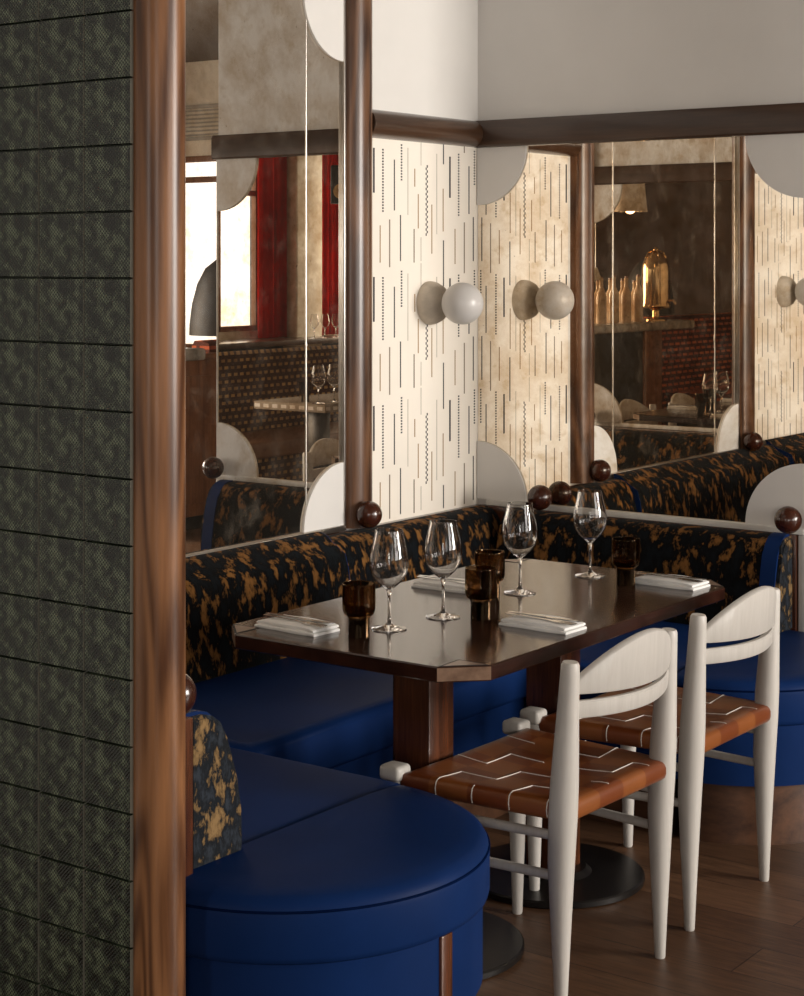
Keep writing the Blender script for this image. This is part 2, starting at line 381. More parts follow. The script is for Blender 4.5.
# moulding: half-round rail on the left wall above each paper bay, squarer rail on the end walls
def half_round(r, n=14, d=1.0): return [(d * r * math.sin(PI * i / n), -r * math.cos(PI * i / n)) for i in range(n + 1)]
zc = (ZM0 + ZM1) / 2; hr = (ZM1 - ZM0) / 2
b = BM(); prism(b, half_round(hr), .66, (.0, -.66, zc), (1, 0, 0), (0, 0, 1), (0, 1, 0)); struct('trim_1', b, M['mould_y'])
b = BM(); prism(b, half_round(hr), .68, (.0, -2.882, zc), (1, 0, 0), (0, 0, 1), (0, 1, 0)); struct('trim_2', b, M['mould_y'])
prof = [(0, -hr), (.030, -hr), (.036, -hr + .006), (.036, hr - .012), (.028, hr), (0, hr)]
b = BM(); prism(b, prof, XE + .005, (0, 0, zc), (0, -1, 0), (0, 0, 1), (1, 0, 0)); struct('trim_3', b, M['mould_x'])
b = BM(); prism(b, prof, XE - .03, (0, YP0, zc), (0, 1, 0), (0, 0, 1), (1, 0, 0)); struct('trim_4', b, M['mould_x'])

# tiled partition with its rounded oak post
b = BM(); box(b, 0, 1.215, YP1 + .016, YP0, 0, CEIL); struct('wall_partition', b, M['plaster'], 0)
b = BM(); box(b, 0, 1.217, YP1 + .010, YP1 + .0155, 0, CEIL); struct('wall_partition_grout', b, M['grout'], 0)
b = BM(); uvl = b.loops.layers.uv.new('UVMap')
P = .1186; x_hi = 1.223; z_hi = 2.0455 + 10 * P
nx = 11
for ix in range(nx):
    for iz in range(28):
        xa, xb = x_hi - (ix + 1) * P + .0006, x_hi - ix * P - .0006
        zb = z_hi - iz * P - .0005; za = zb - P + .001
        if zb <= .01 or za > CEIL or xa < .0: continue
        za = max(za, 0); zb = min(zb, CEIL)
        n0 = len(b.faces)
        y0 = YP1; d = .007; e = .0018
        q = [(xa, za), (xb, za), (xb, zb), (xa, zb)]
        o = [b.verts.new((x, y0 + .009, z)) for x, z in q]
        i_ = [b.verts.new((x + (e if k in (0, 3) else -e), y0, z + (e if k < 2 else -e))) for k, (x, z) in enumerate(q)]
        f = b.faces.new(i_)
        for l, uv in zip(f.loops, ((0, 0), (1, 0), (1, 1), (0, 1))): l[uvl].uv = uv
        for k in range(4):
            f = b.faces.new((o[k], o[(k + 1) % 4], i_[(k + 1) % 4], i_[k]))
            f.material_index = 1 if k == 1 else 0
            for l in f.loops: l[uvl].uv = (.02, .02)
struct('wall_partition_tiles', b, [M['tile'], M['tile_edge']], 0)
b = BM(); lathe(b, [(.0485, 0.0), (.0485, CEIL)], (1.239, -2.898, 0), 40); struct('trim_5', b, M['post'])

# wallpaper bays: printed strokes, .417 m repeat
COLS = [(.613,'K',[(1.969,1.824)]),(.579,'t',[(1.719,1.598)]),(.564,'B',[(1.976,1.763)]),(.527,'g',[(1.739,1.583)]),(.501,'k',[(1.936,1.769)]),
 (.467,'k',[(1.755,1.603)]),(.461,'B',[(1.992,1.869)]),(.425,'p',[(1.979,1.756)]),(.39,'g',[(1.71,1.598)]),(.386,'t',[(1.911,1.851)]),(.366,'t',[(1.827,1.712)]),
 (.35,'p',[(2.013,1.923),(1.683,1.603)]),(.317,'Z',[(1.924,1.688)]),(.287,'t',[(1.794,1.628)]),(.258,'p',[(1.967,1.694)]),(.22,'t',[(1.85,1.704)]),(.218,'k',[(1.674,1.516)]),
 (.179,'K',[(1.961,1.82)]),(.148,'t',[(1.714,1.593)]),(.126,'B',[(1.974,1.759)]),(.091,'g',[(1.737,1.561)]),(.062,'k',[(1.933,1.767)]),(.035,'k',[(1.757,1.603)]),(.028,'B',[(1.994,1.869)])]
def paper(name, y_of, ya, yb):
    b = BM(); box(b, 0, .004, ya, yb, ZL - .02, ZM0 + .03)
    mi = {'k': 1, 'K': 1, 'B': 1, 'Z': 1, 'g': 2, 't': 3, 'p': 4}
    def quad(s, w, z0, z1, m, dx=0):
        if z1 <= ZL + .002: return
        z0 = max(z0, ZL + .001); yc = y_of(s) + dx
        box(b, .004, .0044, yc - w / 2, yc + w / 2, z0, z1, mi=m)
    for s, t, iv in COLS:
        for zt, zb in iv:
            for k in range(-1, 5):
                a, c = zb - k * .417, min(zt - k * .417, ZM0 + .01)
                if c < ZL or a > ZM0: continue
                if t == 'B':
                    z = a
                    while z + .005 < c: quad(s, .0085, z, z + .0055, 1); z += .0095
                elif t == 'Z':
                    z = a; q = 0
                    while z + .006 < c: quad(s, .0065, z, z + .0085, 1, .0032 * (1 if q % 2 else -1)); z += .0085; q += 1
                else: quad(s, {'K': .0095, 'k': .006, 'g': .006, 't': .0054, 'p': .0045}[t], a, c, mi[t])
    return struct(name, b, [M['paper'], M['ink_k'], M['ink_g'], M['ink_t'], M['ink_p']], 0)
paper('wall_left_paper', lambda s: -s, -.625, -.0005)
paper('wall_left_paper_bay', lambda s: YP0 + s, YP0 + .0005, YP0 + .625)

# ------------------------------------------------------------------ mirrors
def qdisc(bm, cu, cv, r, su, sv, org, eu, ev, ew, th=.008):
    """quarter-circle panel: corner at (cu,cv), reaching r in directions su, sv"""
    out = [(cu, cv)] + [(cu + su * r * math.cos(PI / 2 * i / 24), cv + sv * r * math.sin(PI / 2 * i / 24)) for i in range(25)]
    prism(bm, out, th, org, eu, ev, ew)
# left wall mirror
mt = thing('wall_mirror', 'tall aged mirror in a dark oak frame, left of the patterned wallpaper panel', 'mirror', (0, -1.415, ZL))
def YL(y): return y + 1.415
MT = 2.428 - ZL
for y0, y1 in ((-2.085, -1.865), (-1.861, -.9665), (-.9625, -.780)):
    b = BM(); box(b, .002, .008, YL(y0), YL(y1), .012, MT); link('mirror_pane', b, M['mirror_left'], mt, 0)
for ys in (-1.863, -.9645):
    b = BM(); box(b, .004, .0105, YL(ys) - .0014, YL(ys) + .0014, .012, MT, .0008); link('pane_joint', b, M['silver'], mt, 0)
for yc in (-.715, -2.15):
    b = BM(); prism(b, half_round(.066, 18, .85), 2.50 - ZL, (.0, YL(yc), 0), (1, 0, 0), (0, 1, 0), (0, 0, 1)); link('frame_post', b, M['pilaster'], mt)
b = BM(); prism(b, half_round(.055, 16, .8), 1.32, (.0, YL(-2.075), MT + .055), (1, 0, 0), (0, 0, 1), (0, 1, 0)); link('frame_rail', b, M['mould_y'], mt)
for ys in (-2.085, -.783):
    b = BM(); box(b, .003, .020, YL(ys) - .005, YL(ys) + .005, 0, MT, .002); link('edge_strip', b, M['silver'], mt)
b = BM(); box(b, .003, .022, YL(-2.085), YL(-.78), -.006, .012, .003); link('bottom_ledge', b, M['silver'], mt)
for yc, sy in ((-.787, -1), (-2.081, 1)):
    for zc_, sz in ((.0125, 1), (MT, -1)):
        b = BM(); qdisc(b, YL(yc), zc_, .197, sy, sz, (.0085, 0, 0), (0, 1, 0), (0, 0, 1), (1, 0, 0)); link('corner_panel', b, M['white_panel'], mt)
for yb_ in (-.738, -2.10):
    b = BM(); sphere(b, (.078, YL(yb_), .803 - ZL + .002), .0425); link('finial', b, M['ball'], mt)
# mirrors of the two end walls
def end_mirror(label, y, s):
    """s=-1 the face looks to -y (far wall), +1 looks to +y (partition)"""
    t = thing('wall_mirror', label, 'mirror', (0, y, ZL))
    b = BM(); box(b, .006, 1.226, min(.002 * s, .008 * s), max(.002 * s, .008 * s), .012, ZM0 - ZL); link('mirror_pane', b, M['mirror_far'], t, 0)
    b = BM(); box(b, .05, 1.226, min(.003 * s, .024 * s), max(.003 * s, .024 * s), -.006, .013, .003); link('bottom_ledge', b, M['white_trim'], t)
    b = BM(); box(b, 1.203, 1.232, y + min(.0, .016 * s), y + max(.0, .016 * s), .42, ZL - .008, .003); box(b, 1.2265, 1.2325, y + min(.0, .012 * s), y + max(.0, .012 * s), ZL, ZM0, .001); struct('trim_%d' % (6 if s < 0 else 7), b, M['white_trim'])
    for xc, sx in ((.008, 1), (1.2255, -1)):
        for zc_, sz in ((.0135, 1), (ZM0 - ZL - .001, -1)):
            b = BM(); qdisc(b, xc, zc_, .200, sx, sz, (0, .0085 * s, 0), (1, 0, 0), (0, 0, 1), (0, s, 0)); link('corner_panel', b, M['white_panel'], t)
    for xb in (.30, 1.195):
        b = BM(); sphere(b, (xb, .073 * s, .805 - ZL), .0425); link('finial', b, M['ball'], t)
    return t
end_mirror('wide antique mottled mirror on the end wall behind the table, white quarter-circle corners', 0, -1)
end_mirror('antique mirror on the tiled partition facing the booth, visible only in reflection', YP0, 1)

# ------------------------------------------------------------------ wall lamps
def sconce(y, label):
    t = thing('wall_lamp', label, 'lamp', (.0045, y, 1.462), 0, 'globe wall lamps on the wallpaper')
    R = Matrix.Rotation(PI / 2, 4, 'Y')
    b = BM(); lathe(b, [(0, 0), (.073, 0), (.0735, .006), (.071, .022), (.062, .042), (.045, .056), (.02, .063), (0, .0645)], seg=48, mat=R); link('mount', b, M['stone'], t)
    b = BM(); sphere(b, (.136, 0, 0), .0700, 48, 32); link('globe', b, M['globe'], t)
    return t
sconce(-.304, 'white globe wall lamp on a beige dome, on the wallpaper panel in the corner')
sconce(YP0 + .304, 'white globe wall lamp on the panel past the left mirror, seen reflected at right edge')

# ------------------------------------------------------------------ banquettes
BACK = BP = [(.03, 0), (.155, 0), (.157, .02), (.150, .08), (.141, .14), (.130, .19), (.117, .235), (.100, .268), (.080, .285), (.058, .292), (.03, .293)]
def prof_inset(p, d):
    cx = sum(q[0] for q in p) / len(p); cz = sum(q[1] for q in p) / len(p)
    return [(x + (d if x > cx else -d) * (1 if x > .031 else 0), z + (d if z > cz else -d) * (1 if z > .001 else 0)) for x, z in p]
SEAT = .46
def end_banquette(label, y, s, off=0, yd=.402, fat=1.0):
    """bench along X against an end wall, rounded drum at its free end; s: direction of the seat from the wall"""
    t = thing('banquette', label, 'banquette', (0, y, 0), 0, 'blue and tortoiseshell booth seating')
    F = (0, s, 0)
    cx, cyd, R = 1.172, yd, .397
    rd = lambda r: (lambda ins: [(cx + (r - ins) * math.cos(-PI / 2 + PI * i / 40), s * (cyd + (r - ins) * math.sin(-PI / 2 + PI * i / 40))) for i in range(41)] + [(cx - .0 + ins * .0, s * (cyd + r - ins)), (cx, s * (cyd - r + ins))][:0])
    y0, y1 = .028, cyd + R
    def rect(ins): return [(.02 + ins, s * (y0 + ins)), (cx - .004 - ins, s * (y0 + ins)), (cx - .004 - ins, s * (y1 - ins)), (.02 + ins, s * (y1 - ins))]
    lev = [(.010, .335), (.003, .339), (0, .35), (0, .43), (.004, .447), (.014, .456), (.032, SEAT)]
    b = BM(); layers(b, rect, lev); link('seat_cushion', b, M['blue'], t, 60)
    lev2 = lev[:3] + [(0, .42), (.003, .437), (.010, .449), (.024, .457), (.06, .4625), (.14, .466)]
    b = BM(); layers(b, rd(R), lev2); link('round_cushion', b, M['blue'], t, 60)
    b = BM(); tube(b, [(cx + (R - .0015) * math.cos(a), s * (cyd + (R - .0015) * math.sin(a)), .4315) for a in [(-PI / 2 + PI * i / 48) for i in range(49)]], .0026, 8); link('cushion_seam', b, M['blue_seam'], t)
    b = BM(); layers(b, rect, [(.016, .17), (.016, .334)]); layers(b, rd(R - .014), [(0, .17), (0, .334)]); link('base_panel', b, M['blue'], t)
    a0 = math.radians(-2) * 1
    b = BM()
    ar = R - .013
    for k in range(1):
        px, py = cx + ar * math.cos(a0), cyd + ar * math.sin(a0)
        box(b, px - .01, px + .004, s * py - .018, s * py + .018, .02, .334, .002)
    link('wood_slat', b, M['rosewood'], t)
    b = BM(); layers(b, rect, [(.05, 0), (.05, .17)]); layers(b, rd(R - .045), [(0, 0), (0, .17)]); link('plinth', b, M['plinth'], t)
    # backrest with gusset and end pad
    BP = [(.03 + (q[0] - .03) * fat, q[1]) for q in BACK]
    b = BM(); prism(b, BP, 1.130 - .165, (.165, s * off, SEAT), F, (0, 0, 1), (1, 0, 0)); link('backrest', b, M['fabric'], t, 65)
    b = BM(); prism(b, prof_inset(BP, .0035), .050, (1.1305, s * off, SEAT), F, (0, 0, 1), (1, 0, 0)); g = link('backrest_gusset', b, M['blue'], t)
    g['label'] = 'blue leather edge band'
    b = BM(); pr = prof_inset(BP, -.004); fs = prism(b, pr, .013, (1.180, s * off, SEAT), F, (0, 0, 1), (1, 0, 0))
    bmesh.ops.bevel(b, geom=list(fs[1].edges), offset=.007, segments=3, affect='EDGES'); link('backrest_end', b, M['fabric_end'], t)
    b = BM(); box(b, .02, 1.200, min(s * .001, s * (off + .029)), max(s * .001, s * (off + .029)), .335, .753, .002); link('back_board', b, M['rosewood'], t)
    return t
end_banquette('rounded blue leather bench end in the foreground beside the oak post', YP0, 1, .092, .445, 1.22)
end_banquette('blue leather bench under the wide end-wall mirror, behind both white chairs', 0, -1)
t = thing('banquette', 'long blue bench with tortoiseshell back under the left mirror, behind the table', 'banquette', (0, -1.415, 0), 0, 'blue and tortoiseshell booth seating')
ya, yb = -2.036 + 1.415, -.794 + 1.415
def rectL(ins): return [(.02 + ins, ya + ins), (.715 - ins, ya + ins), (.715 - ins, yb - ins), (.02 + ins, yb - ins)]
lev = [(.010, .335), (.003, .339), (0, .35), (0, .43), (.004, .447), (.014, .456), (.032, SEAT)]
b = BM(); layers(b, rectL, lev); link('seat_cushion', b, M['blue'], t, 60)
b = BM(); layers(b, rectL, [(.016, .17), (.016, .334)]); link('base_panel', b, M['blue'], t)
b = BM(); layers(b, rectL, [(.05, 0), (.05, .17)]); link('plinth', b, M['plinth'], t)
b = BM(); box(b, .006, .029, -1.40, 1.40, .335, .753, .002); link('back_board', b, M['rosewood'], t)
for y0, y1, d in ((-.93, -.012, 0), (-2.345, -.933, .018), (-2.82, -2.348, .036)):
    pr = prof_inset(BP, d)
    b = BM(); prism(b, pr, y1 - y0, (0, y0 + 1.415, SEAT), (1, 0, 0), (0, 0, 1), (0, 1, 0)); link('backrest', b, M['fabric'], t, 65)
for y0, d in ((-.9329, .0175), (-2.3479, .0355)):
    b = BM(); prism(b, prof_inset(BP, d), .0026, (0, y0 + .0001 + 1.415, SEAT), (1, 0, 0), (0, 0, 1), (0, 1, 0)); g = link('backrest_gusset', b, M['blue'], t); g['label'] = 'blue leather edge band'

# ------------------------------------------------------------------ table
TX0, TX1, TY0, TY1, TZ = .679, 1.405, -2.148, -.868, .75
cxT, cyT = (TX0 + TX1) / 2, (TY0 + TY1) / 2
t = thing('dining_table', 'dark glossy wooden table with clipped corners, laid for four', 'table', (cxT, cyT, 0))
hx, hy, ch = (TX1 - TX0) / 2, (TY1 - TY0) / 2, .082
def octo(ins): 
    h, k = hx - ins, hy - ins; c = ch - ins * .6
    return [(-h + c, -k), (h - c, -k), (h, -k + c), (h, k - c), (h - c, k), (-h + c, k), (-h, k - c), (-h, -k + c)]
b = BM(); layers(b, octo, [(.004, TZ - .034), (0, TZ - .031), (0, TZ - .003), (.003, TZ)])
for f in b.faces:
    n = f.normal
    f.normal_update(); n = f.normal
    if abs(n.z) > .5: f.material_index = 0
    elif abs(abs(n.x) - abs(n.y)) < .3: f.material_index = 2
    else: f.material_index = 1
link('table_top', b, [M['table'], M['table_edge'], M['table_end']], t, 30)
for sx in (-1, 1):
    for sy in (-1, 1):
        A = (sx * (hx - ch), sy * hy); B_ = (sx * hx, sy * (hy - ch)); C_ = (sx * (hx - ch - .004), sy * (hy - ch - .004))
        def shr(p, k=.9):
            m = ((A[0] + B_[0] + C_[0]) / 3, (A[1] + B_[1] + C_[1]) / 3); return (m[0] + (p[0] - m[0]) * k, m[1] + (p[1] - m[1]) * k)
        b = BM(); prism(b, [shr(A, .93), shr(B_, .93), shr(C_, .93)], .0012, (0, 0, TZ - .0004), (1, 0, 0), (0, 1, 0), (0, 0, 1)); link('corner_inlay', b, M['black_gap'], t, 0)
        b = BM(); prism(b, [shr(A, .78), shr(B_, .78), shr(C_, .78)], .0014, (0, 0, TZ - .0004), (1, 0, 0), (0, 1, 0), (0, 0, 1)); link('corner_inlay', b, M['table_end'], t, 0)
for yc in (-1.82, -1.235):
    b = BM(); box(b, -.039, .065, yc - cyT - .05, yc - cyT + .05, .03, TZ - .034, .002); link('column', b, M['rosewood'], t)
    b = BM(); lathe(b, [(0, 0), (.232, 0), (.236, .003), (.236, .015), (.232, .019), (.10, .021), (.085, .034), (0, .034)], (0.013, yc - cyT, 0), 64); link('foot_plate', b, M['iron'], t)

# ------------------------------------------------------------------ chairs
def chair(label, x, y, rz=0):
    t = thing('dining_chair', label, 'chair', (x, y, 0), rz, 'white chairs with cognac leather seats')
    hw = .211; hf = .243; xb, xf = .20, -.212
    TA = lambda x: 1 + (hf / hw - 1) * (xb - x) / (xb - xf)
    for s in (-1, 1):
        b = BM(); pts = []; rr = []
        prof = [(0, .0112), (.004, .0125), (.10, .0170), (.22, .0235), (.33, .0290), (.43, .0312), (.50, .0305), (.58, .0270), (.66, .0232), (.735, .0205), (.752, .0195), (.758, .0165)]
        for z, r in prof:
            pts.append((xb + .004 + .024 * (max(0, z - .30) / .46) ** 1.2, s * hw, z)); rr.append(r)
        tube(b, pts, rr, 20); link('rear_leg', b, M['chair'], t, 55)
    for s in (-1, 1):
        b = BM(); tube(b, [(xf, s * hf, z) for z in (0, .004, .12, .25, .36, .425, .445)], [.011, .0125, .0165, .021, .0235, .0235, .021], 18)
        box(b, xf - .031, xf + .025, s * hf - .027, s * hf + .027, .440, .475, .010, 3); link('front_leg', b, M['chair'], t, 55)
    # crest and lower rail: bowed strips between the posts
    def bow(z0f, z1f, th, bulge, name, ztop_x):
        b = BM(); n = 32; A = []
        for i in range(n + 1):
            v = -1 + 2 * i / n; q = 1 - v * v
            yy = v * (hw - .008); z0, z1 = z0f(q, v), z1f(q, v)
            ring = []
            for zz, k in ((z0, 0), (z1, 1)):
                lean = .024 * (max(0, zz - .30) / .46) ** 1.2
                xx = xb + .004 + lean + bulge * q
                ring.append((xx, zz))
            (xa, za), (xc, zc) = ring; e = .004
            sec = [(xa - th / 2 + e, za), (xa + th / 2 - e, za), (xa + th / 2, za + e), (xc + th / 2, zc - e), (xc + th / 2 - e, zc), (xc - th / 2 + e, zc), (xc - th / 2, zc - e), (xa - th / 2, za + e)]
            A.append([b.verts.new((px, yy, pz)) for px, pz in sec])
        for r0, r1 in zip(A, A[1:]):
            for k in range(8): b.faces.new((r0[k], r0[(k + 1) % 8], r1[(k + 1) % 8], r1[k]))
        b.faces.new(A[0]); b.faces.new(A[-1])
        link(name, b, M['chair'], t, 45)
    bow(lambda q, v: .688 - .006 * q, lambda q, v: .709 + .090 * q ** .9, .020, .062, 'crest_rail', 0)
    bow(lambda q, v: .636 - .004 * q, lambda q, v: .673 - .003 * q, .018, .058, 'back_rail', 0)
    # woven seat
    def top(x, y):
        return .462 - .014 * max(0, 1 - (x / .20) ** 2) * max(0, 1 - (y / .215) ** 2)
    x0, x1, yw = -.192, .232, .222
    b = BM(); nx_, ny_ = 22, 26
    def pt(i, j, up):
        x = x0 + (x1 - x0) * i / nx_; y = -yw + 2 * yw * j / ny_
        ex = min(x - x0, x1 - x); ey = min(y + yw, yw - y); r = .016
        d = 0
        for e in (ex, ey):
            if e < r: d += r - math.sqrt(max(0, r * r - (r - e) ** 2))
        return (x, y, top(x, y) - min(d, .02)) if up else (x, y, .418 + min(d, .02) * .9)
    def pos(i, j, up):
        return pt(i, j, up)
    # finer border
    us = [0, .0025, .007, .016] ; 
    xs = [x0 + u for u in us] + [x0 + .016 + (x1 - x0 - .032) * k / 20 for k in range(1, 20)] + [x1 - u for u in reversed(us)]
    ysl = [-yw + u for u in us] + [-yw + .016 + (2 * yw - .032) * k / 22 for k in range(1, 22)] + [yw - u for u in reversed(us)]
    def P2(x, y, up):
        ex = min(x - x0, x1 - x); ey = min(y + yw, yw - y); r = .016; d = 0
        for e in (ex, ey):
            if e < r: d = max(d, r - math.sqrt(max(0, r * r - (r - e) ** 2)))
        return (x, y * TA(x), top(x, y) - d) if up else (x, y * TA(x), .416 + d)
    def seatgrid(up): return [[b.verts.new(P2(x, y, up)) for y in ysl] for x in xs]
    G, H_ = seatgrid(True), seatgrid(False); na, nb = len(xs), len(ysl)
    for K in (G, H_):
        for i in range(na - 1):
            for j in range(nb - 1): b.faces.new((K[i][j], K[i + 1][j], K[i + 1][j + 1], K[i][j + 1]))
    rim = [(i, 0) for i in range(na)] + [(na - 1, j) for j in range(1, nb)] + [(i, nb - 1) for i in range(na - 2, -1, -1)] + [(0, j) for j in range(nb - 2, 0, -1)]
    for k in range(len(rim)):
        (i, j), (i2, j2) = rim[k], rim[(k + 1) % len(rim)]
        b.faces.new((G[i][j], G[i2][j2], H_[i2][j2], H_[i][j]))
    # white stitched strap edges, stepping across the weave
    nf = len(b.faces); gx = [x0 + (x1 - x0) * k / 4.6 for k in range(1, 5)]; gy = [-yw + 2 * yw * k / 5 for k in range(1, 5)]
    def strip(p, q):
        n = 8; pts = []
        for k in range(n + 1):
            x = p[0] + (q[0] - p[0]) * k / n; y = p[1] + (q[1] - p[1]) * k / n
            pts.append((x, y * TA(x), P2(x, y, True)[2] + .0004))
        tube(b, pts, .0012, 6)
    bx = [x0 + .012] + gx + [x1 - .012]; by = [-yw + .004] + gy + [yw - .004]
    for i in range(len(gx)):
        for j in range(len(by) - 1):
            if (i + j) % 3 != 1: strip((gx[i], by[j]), (gx[i], by[j + 1])) if (i + j) % 2 == 0 else None
    for j in range(len(gy)):
        for i in range(len(bx) - 1):
            if (i + j) % 2 == 1: strip((bx[i], gy[j]), (bx[i + 1], gy[j]))
    for xg in gx:
        for s in (-1, 1):
            tube(b, [(xg, s * (yw - .010) * TA(xg), P2(xg, yw - .010, True)[2]), (xg, s * (yw - .002) * TA(xg), P2(xg, yw - .002, True)[2] + .0005), (xg, s * (yw + .0008) * TA(xg), .440), (xg, s * (yw - .002) * TA(xg), .424)], .0014, 6)
    b.faces.ensure_lookup_table()
    for f in b.faces[nf:]: f.material_index = 1
    link('seat', b, [M['tan'], M['piping']], t, 60)
    # seat rails and stretchers
    b = BM()
    for s in (-1, 1): tube(b, [(xf, s * (hf - .016), .436), (xb, s * (hw - .016), .436)], .012, 12)
    tube(b, [(xf + .022, -hf, .438), (xf + .022, hf, .438)], .012, 12); tube(b, [(xb, -hw, .438), (xb, hw, .438)], .012, 12)
    link('seat_frame', b, M['chair'], t)
    for s in (-1, 1):
        for z in (.385, .300):
            b = BM(); tube(b, [(xf, s * hf, z), (xb, s * hw, z)], .0105, 12); link('stretcher', b, M['chair'], t)
    return t
chair('white wooden chair with cognac leather seat, nearer one beside the blue bench end', 1.322, -1.756, -.028)
chair('white wooden chair with cognac leather seat, farther one nearer the end wall', 1.305, -1.146)

# ------------------------------------------------------------------ tableware
GP = [(0, 0), (.038, 0), (.0410, .0010), (.0410, .0022), (.027, .0046), (.012, .0085), (.0050, .015), (.0036, .030), (.0034, .060), (.0040, .080), (.0075, .0915), (.019, .1005), (.031, .1120), (.0410, .1280), (.0455, .1450), (.0447, .1640), (.0412, .1880), (.0352, .2120), (.0324, .2285), (.03225, .2295),
      (.0319, .2300), (.0315, .2300), (.0311, .2295), (.03125, .2285), (.0340, .2120), (.0400, .1880), (.0435, .1640), (.0443, .1450), (.0398, .1285), (.0298, .1130), (.0180, .1022), (.0070, .0950), (0, .0938)]
def wine_glass(label, x, y, z, grp, s=1.0, mesh=None):
    z += .0006
    if mesh:
        o = bpy.data.objects.new('wine_glass', mesh); COL.objects.link(o)
    else:
        b = BM(); lathe(b, GP, seg=48); o = link('wine_glass', b, M['glass'], None, 60)
    o.location = (x, y, z); o.scale = (s, s, s); return tag(o, label, 'wine glass', grp)
G1 = 'wine glasses on the dining table'
g0 = wine_glass('stemmed wine glass on the table, leftmost of the four, beside the front tumbler', 1.012, -1.896, TZ, G1)
wine_glass('stemmed wine glass second from left on the table, before the far-left napkin', 1.034, -1.708, TZ, G1, 1, g0.data)
wine_glass('stemmed wine glass third from left, behind the front-right napkin', 1.017, -1.337, TZ, G1, 1, g0.data)
wine_glass('stemmed wine glass farthest right on the table, beside the rear right tumbler', 1.038, -1.015, TZ, G1, 1, g0.data)
TP = [(0, 0), (.0235, 0), (.0245, .0015), (.0240, .040), (.0265, .047), (.0335, .052), (.0372, .062), (.0378, .080), (.0374, .1195), (.0373, .1212), (.0369, .1220), (.0361, .1220), (.0356, .1212), (.0355, .1195), (.0358, .080), (.0350, .064), (.0315, .0565), (.0200, .053), (0, .0525)]
def tumbler(label, x, y, mesh=None, z=TZ, grp='smoked tumblers on the dining table'):
    if mesh: o = bpy.data.objects.new('tumbler', mesh); COL.objects.link(o)
    else:
        b = BM(); lathe(b, TP, seg=40)
        for f in b.faces: f.material_index = 1 if f.calc_center_median().z < .046 else 0
        o = link('tumbler', b, [M['amber'], M['amber_base']], None, 50)
    o.location = (x, y, z + .0006); return tag(o, label, 'tumbler', grp)
t0 = tumbler('smoky brown footed tumbler at the left, beside the front-left napkin', 1.009, -2.007)
tumbler('smoky brown footed tumbler in the table middle, left of the front-right napkin', 1.120, -1.675, t0.data)
tumbler('smoky brown footed tumbler half hidden behind the middle tumbler', 1.007, -1.462, t0.data)
tumbler('smoky brown footed tumbler at the rear right by the far napkin', 1.182, -1.077, t0.data)
def napkin(label, x, y, rz):
    b = BM(); w, d, h = .092, .047, .019
    # two folded layers, softly uneven, rolled long edge
    sec = []
    for lay, (zz0, zz1, ds) in enumerate(((0, .0095, 0), (.0085, .019, -.003))):
        A = []; n = 14
        for i in range(n + 1):
            u = -1 + 2 * i / n; ww = (w - .003 * lay) * u
            jz = .0012 * math.sin(3.1 * u + lay) ; k = 1 - .35 * max(0, abs(u) - .93) / .07
            zt, zb = zz0 + (zz1 - zz0) * k + jz * (1 if lay else .3), zz0
            dd = d + ds + .0015 * math.sin(5 * u + 2 * lay)
            prof = [(-dd + .002, zb), (dd - .002, zb), (dd, zb + .3 * (zt - zb)), (dd - .001, zb + .75 * (zt - zb)), (dd - .006, zt), (0, zt - .0008), (-dd + .006, zt), (-dd + .0005, zb + .75 * (zt - zb)), (-dd, zb + .3 * (zt - zb))]
            A.append([b.verts.new((ww, py, pz + (0 if pz > .0001 else 0))) for py, pz in prof])
        for r0, r1 in zip(A, A[1:]):
            for k in range(9): b.faces.new((r0[k], r0[(k + 1) % 9], r1[(k + 1) % 9], r1[k]))
        b.faces.new(A[0]); b.faces.new(A[-1])
    o = link('napkin', b, M['napkin'], None, 50); o.location = (x, y, TZ); o.rotation_euler = (0, 0, rz)
    return tag(o, label, 'napkin', 'folded napkins on the dining table')
def knife(label, x, y, z, rz):
    b = BM(); out = [(-.10, -.0045), (-.095, -.0065), (-.03, -.0052), (.005, -.0040), (.012, -.0085), (.07, -.0090), (.092, -.006), (.10, .002), (.06, .0045), (.012, .0045), (.005, .0040), (-.03, .0052), (-.095, .0065), (-.10, .0045)]
    prism(b, out, .0026, (0, 0, 0), (1, 0, 0), (0, 1, 0), (0, 0, 1)); o = link('table_knife', b, M['steel'], None, 30)
    o.location = (x, y, z); o.rotation_euler = (0, 0, rz); return tag(o, label, 'knife', 'cutlery on the napkins')
def fork(label, x, y, z, rz):
    b = BM(); out = [(-.10, -.005), (-.095, -.0065), (-.02, -.0035), (.025, -.0030), (.038, -.010), (.05, -.0115), (.097, -.0105), (.097, -.0080), (.058, -.0075), (.058, -.0048), (.098, -.0045), (.098, -.0018), (.058, -.0012), (.058, .0012), (.098, .0018), (.098, .0045), (.058, .0048), (.058, .0075), (.097, .0080), (.097, .0105), (.05, .0115), (.038, .010), (.025, .0030), (-.02, .0035), (-.095, .0065), (-.10, .005)]
    prism(b, out, .0022, (0, 0, 0), (1, 0, 0), (0, 1, 0), (0, 0, 1)); o = link('table_fork', b, M['steel'], None, 30)
    o.location = (x, y, z); o.rotation_euler = (0, 0, rz); return tag(o, label, 'fork', 'cutlery on the napkins')
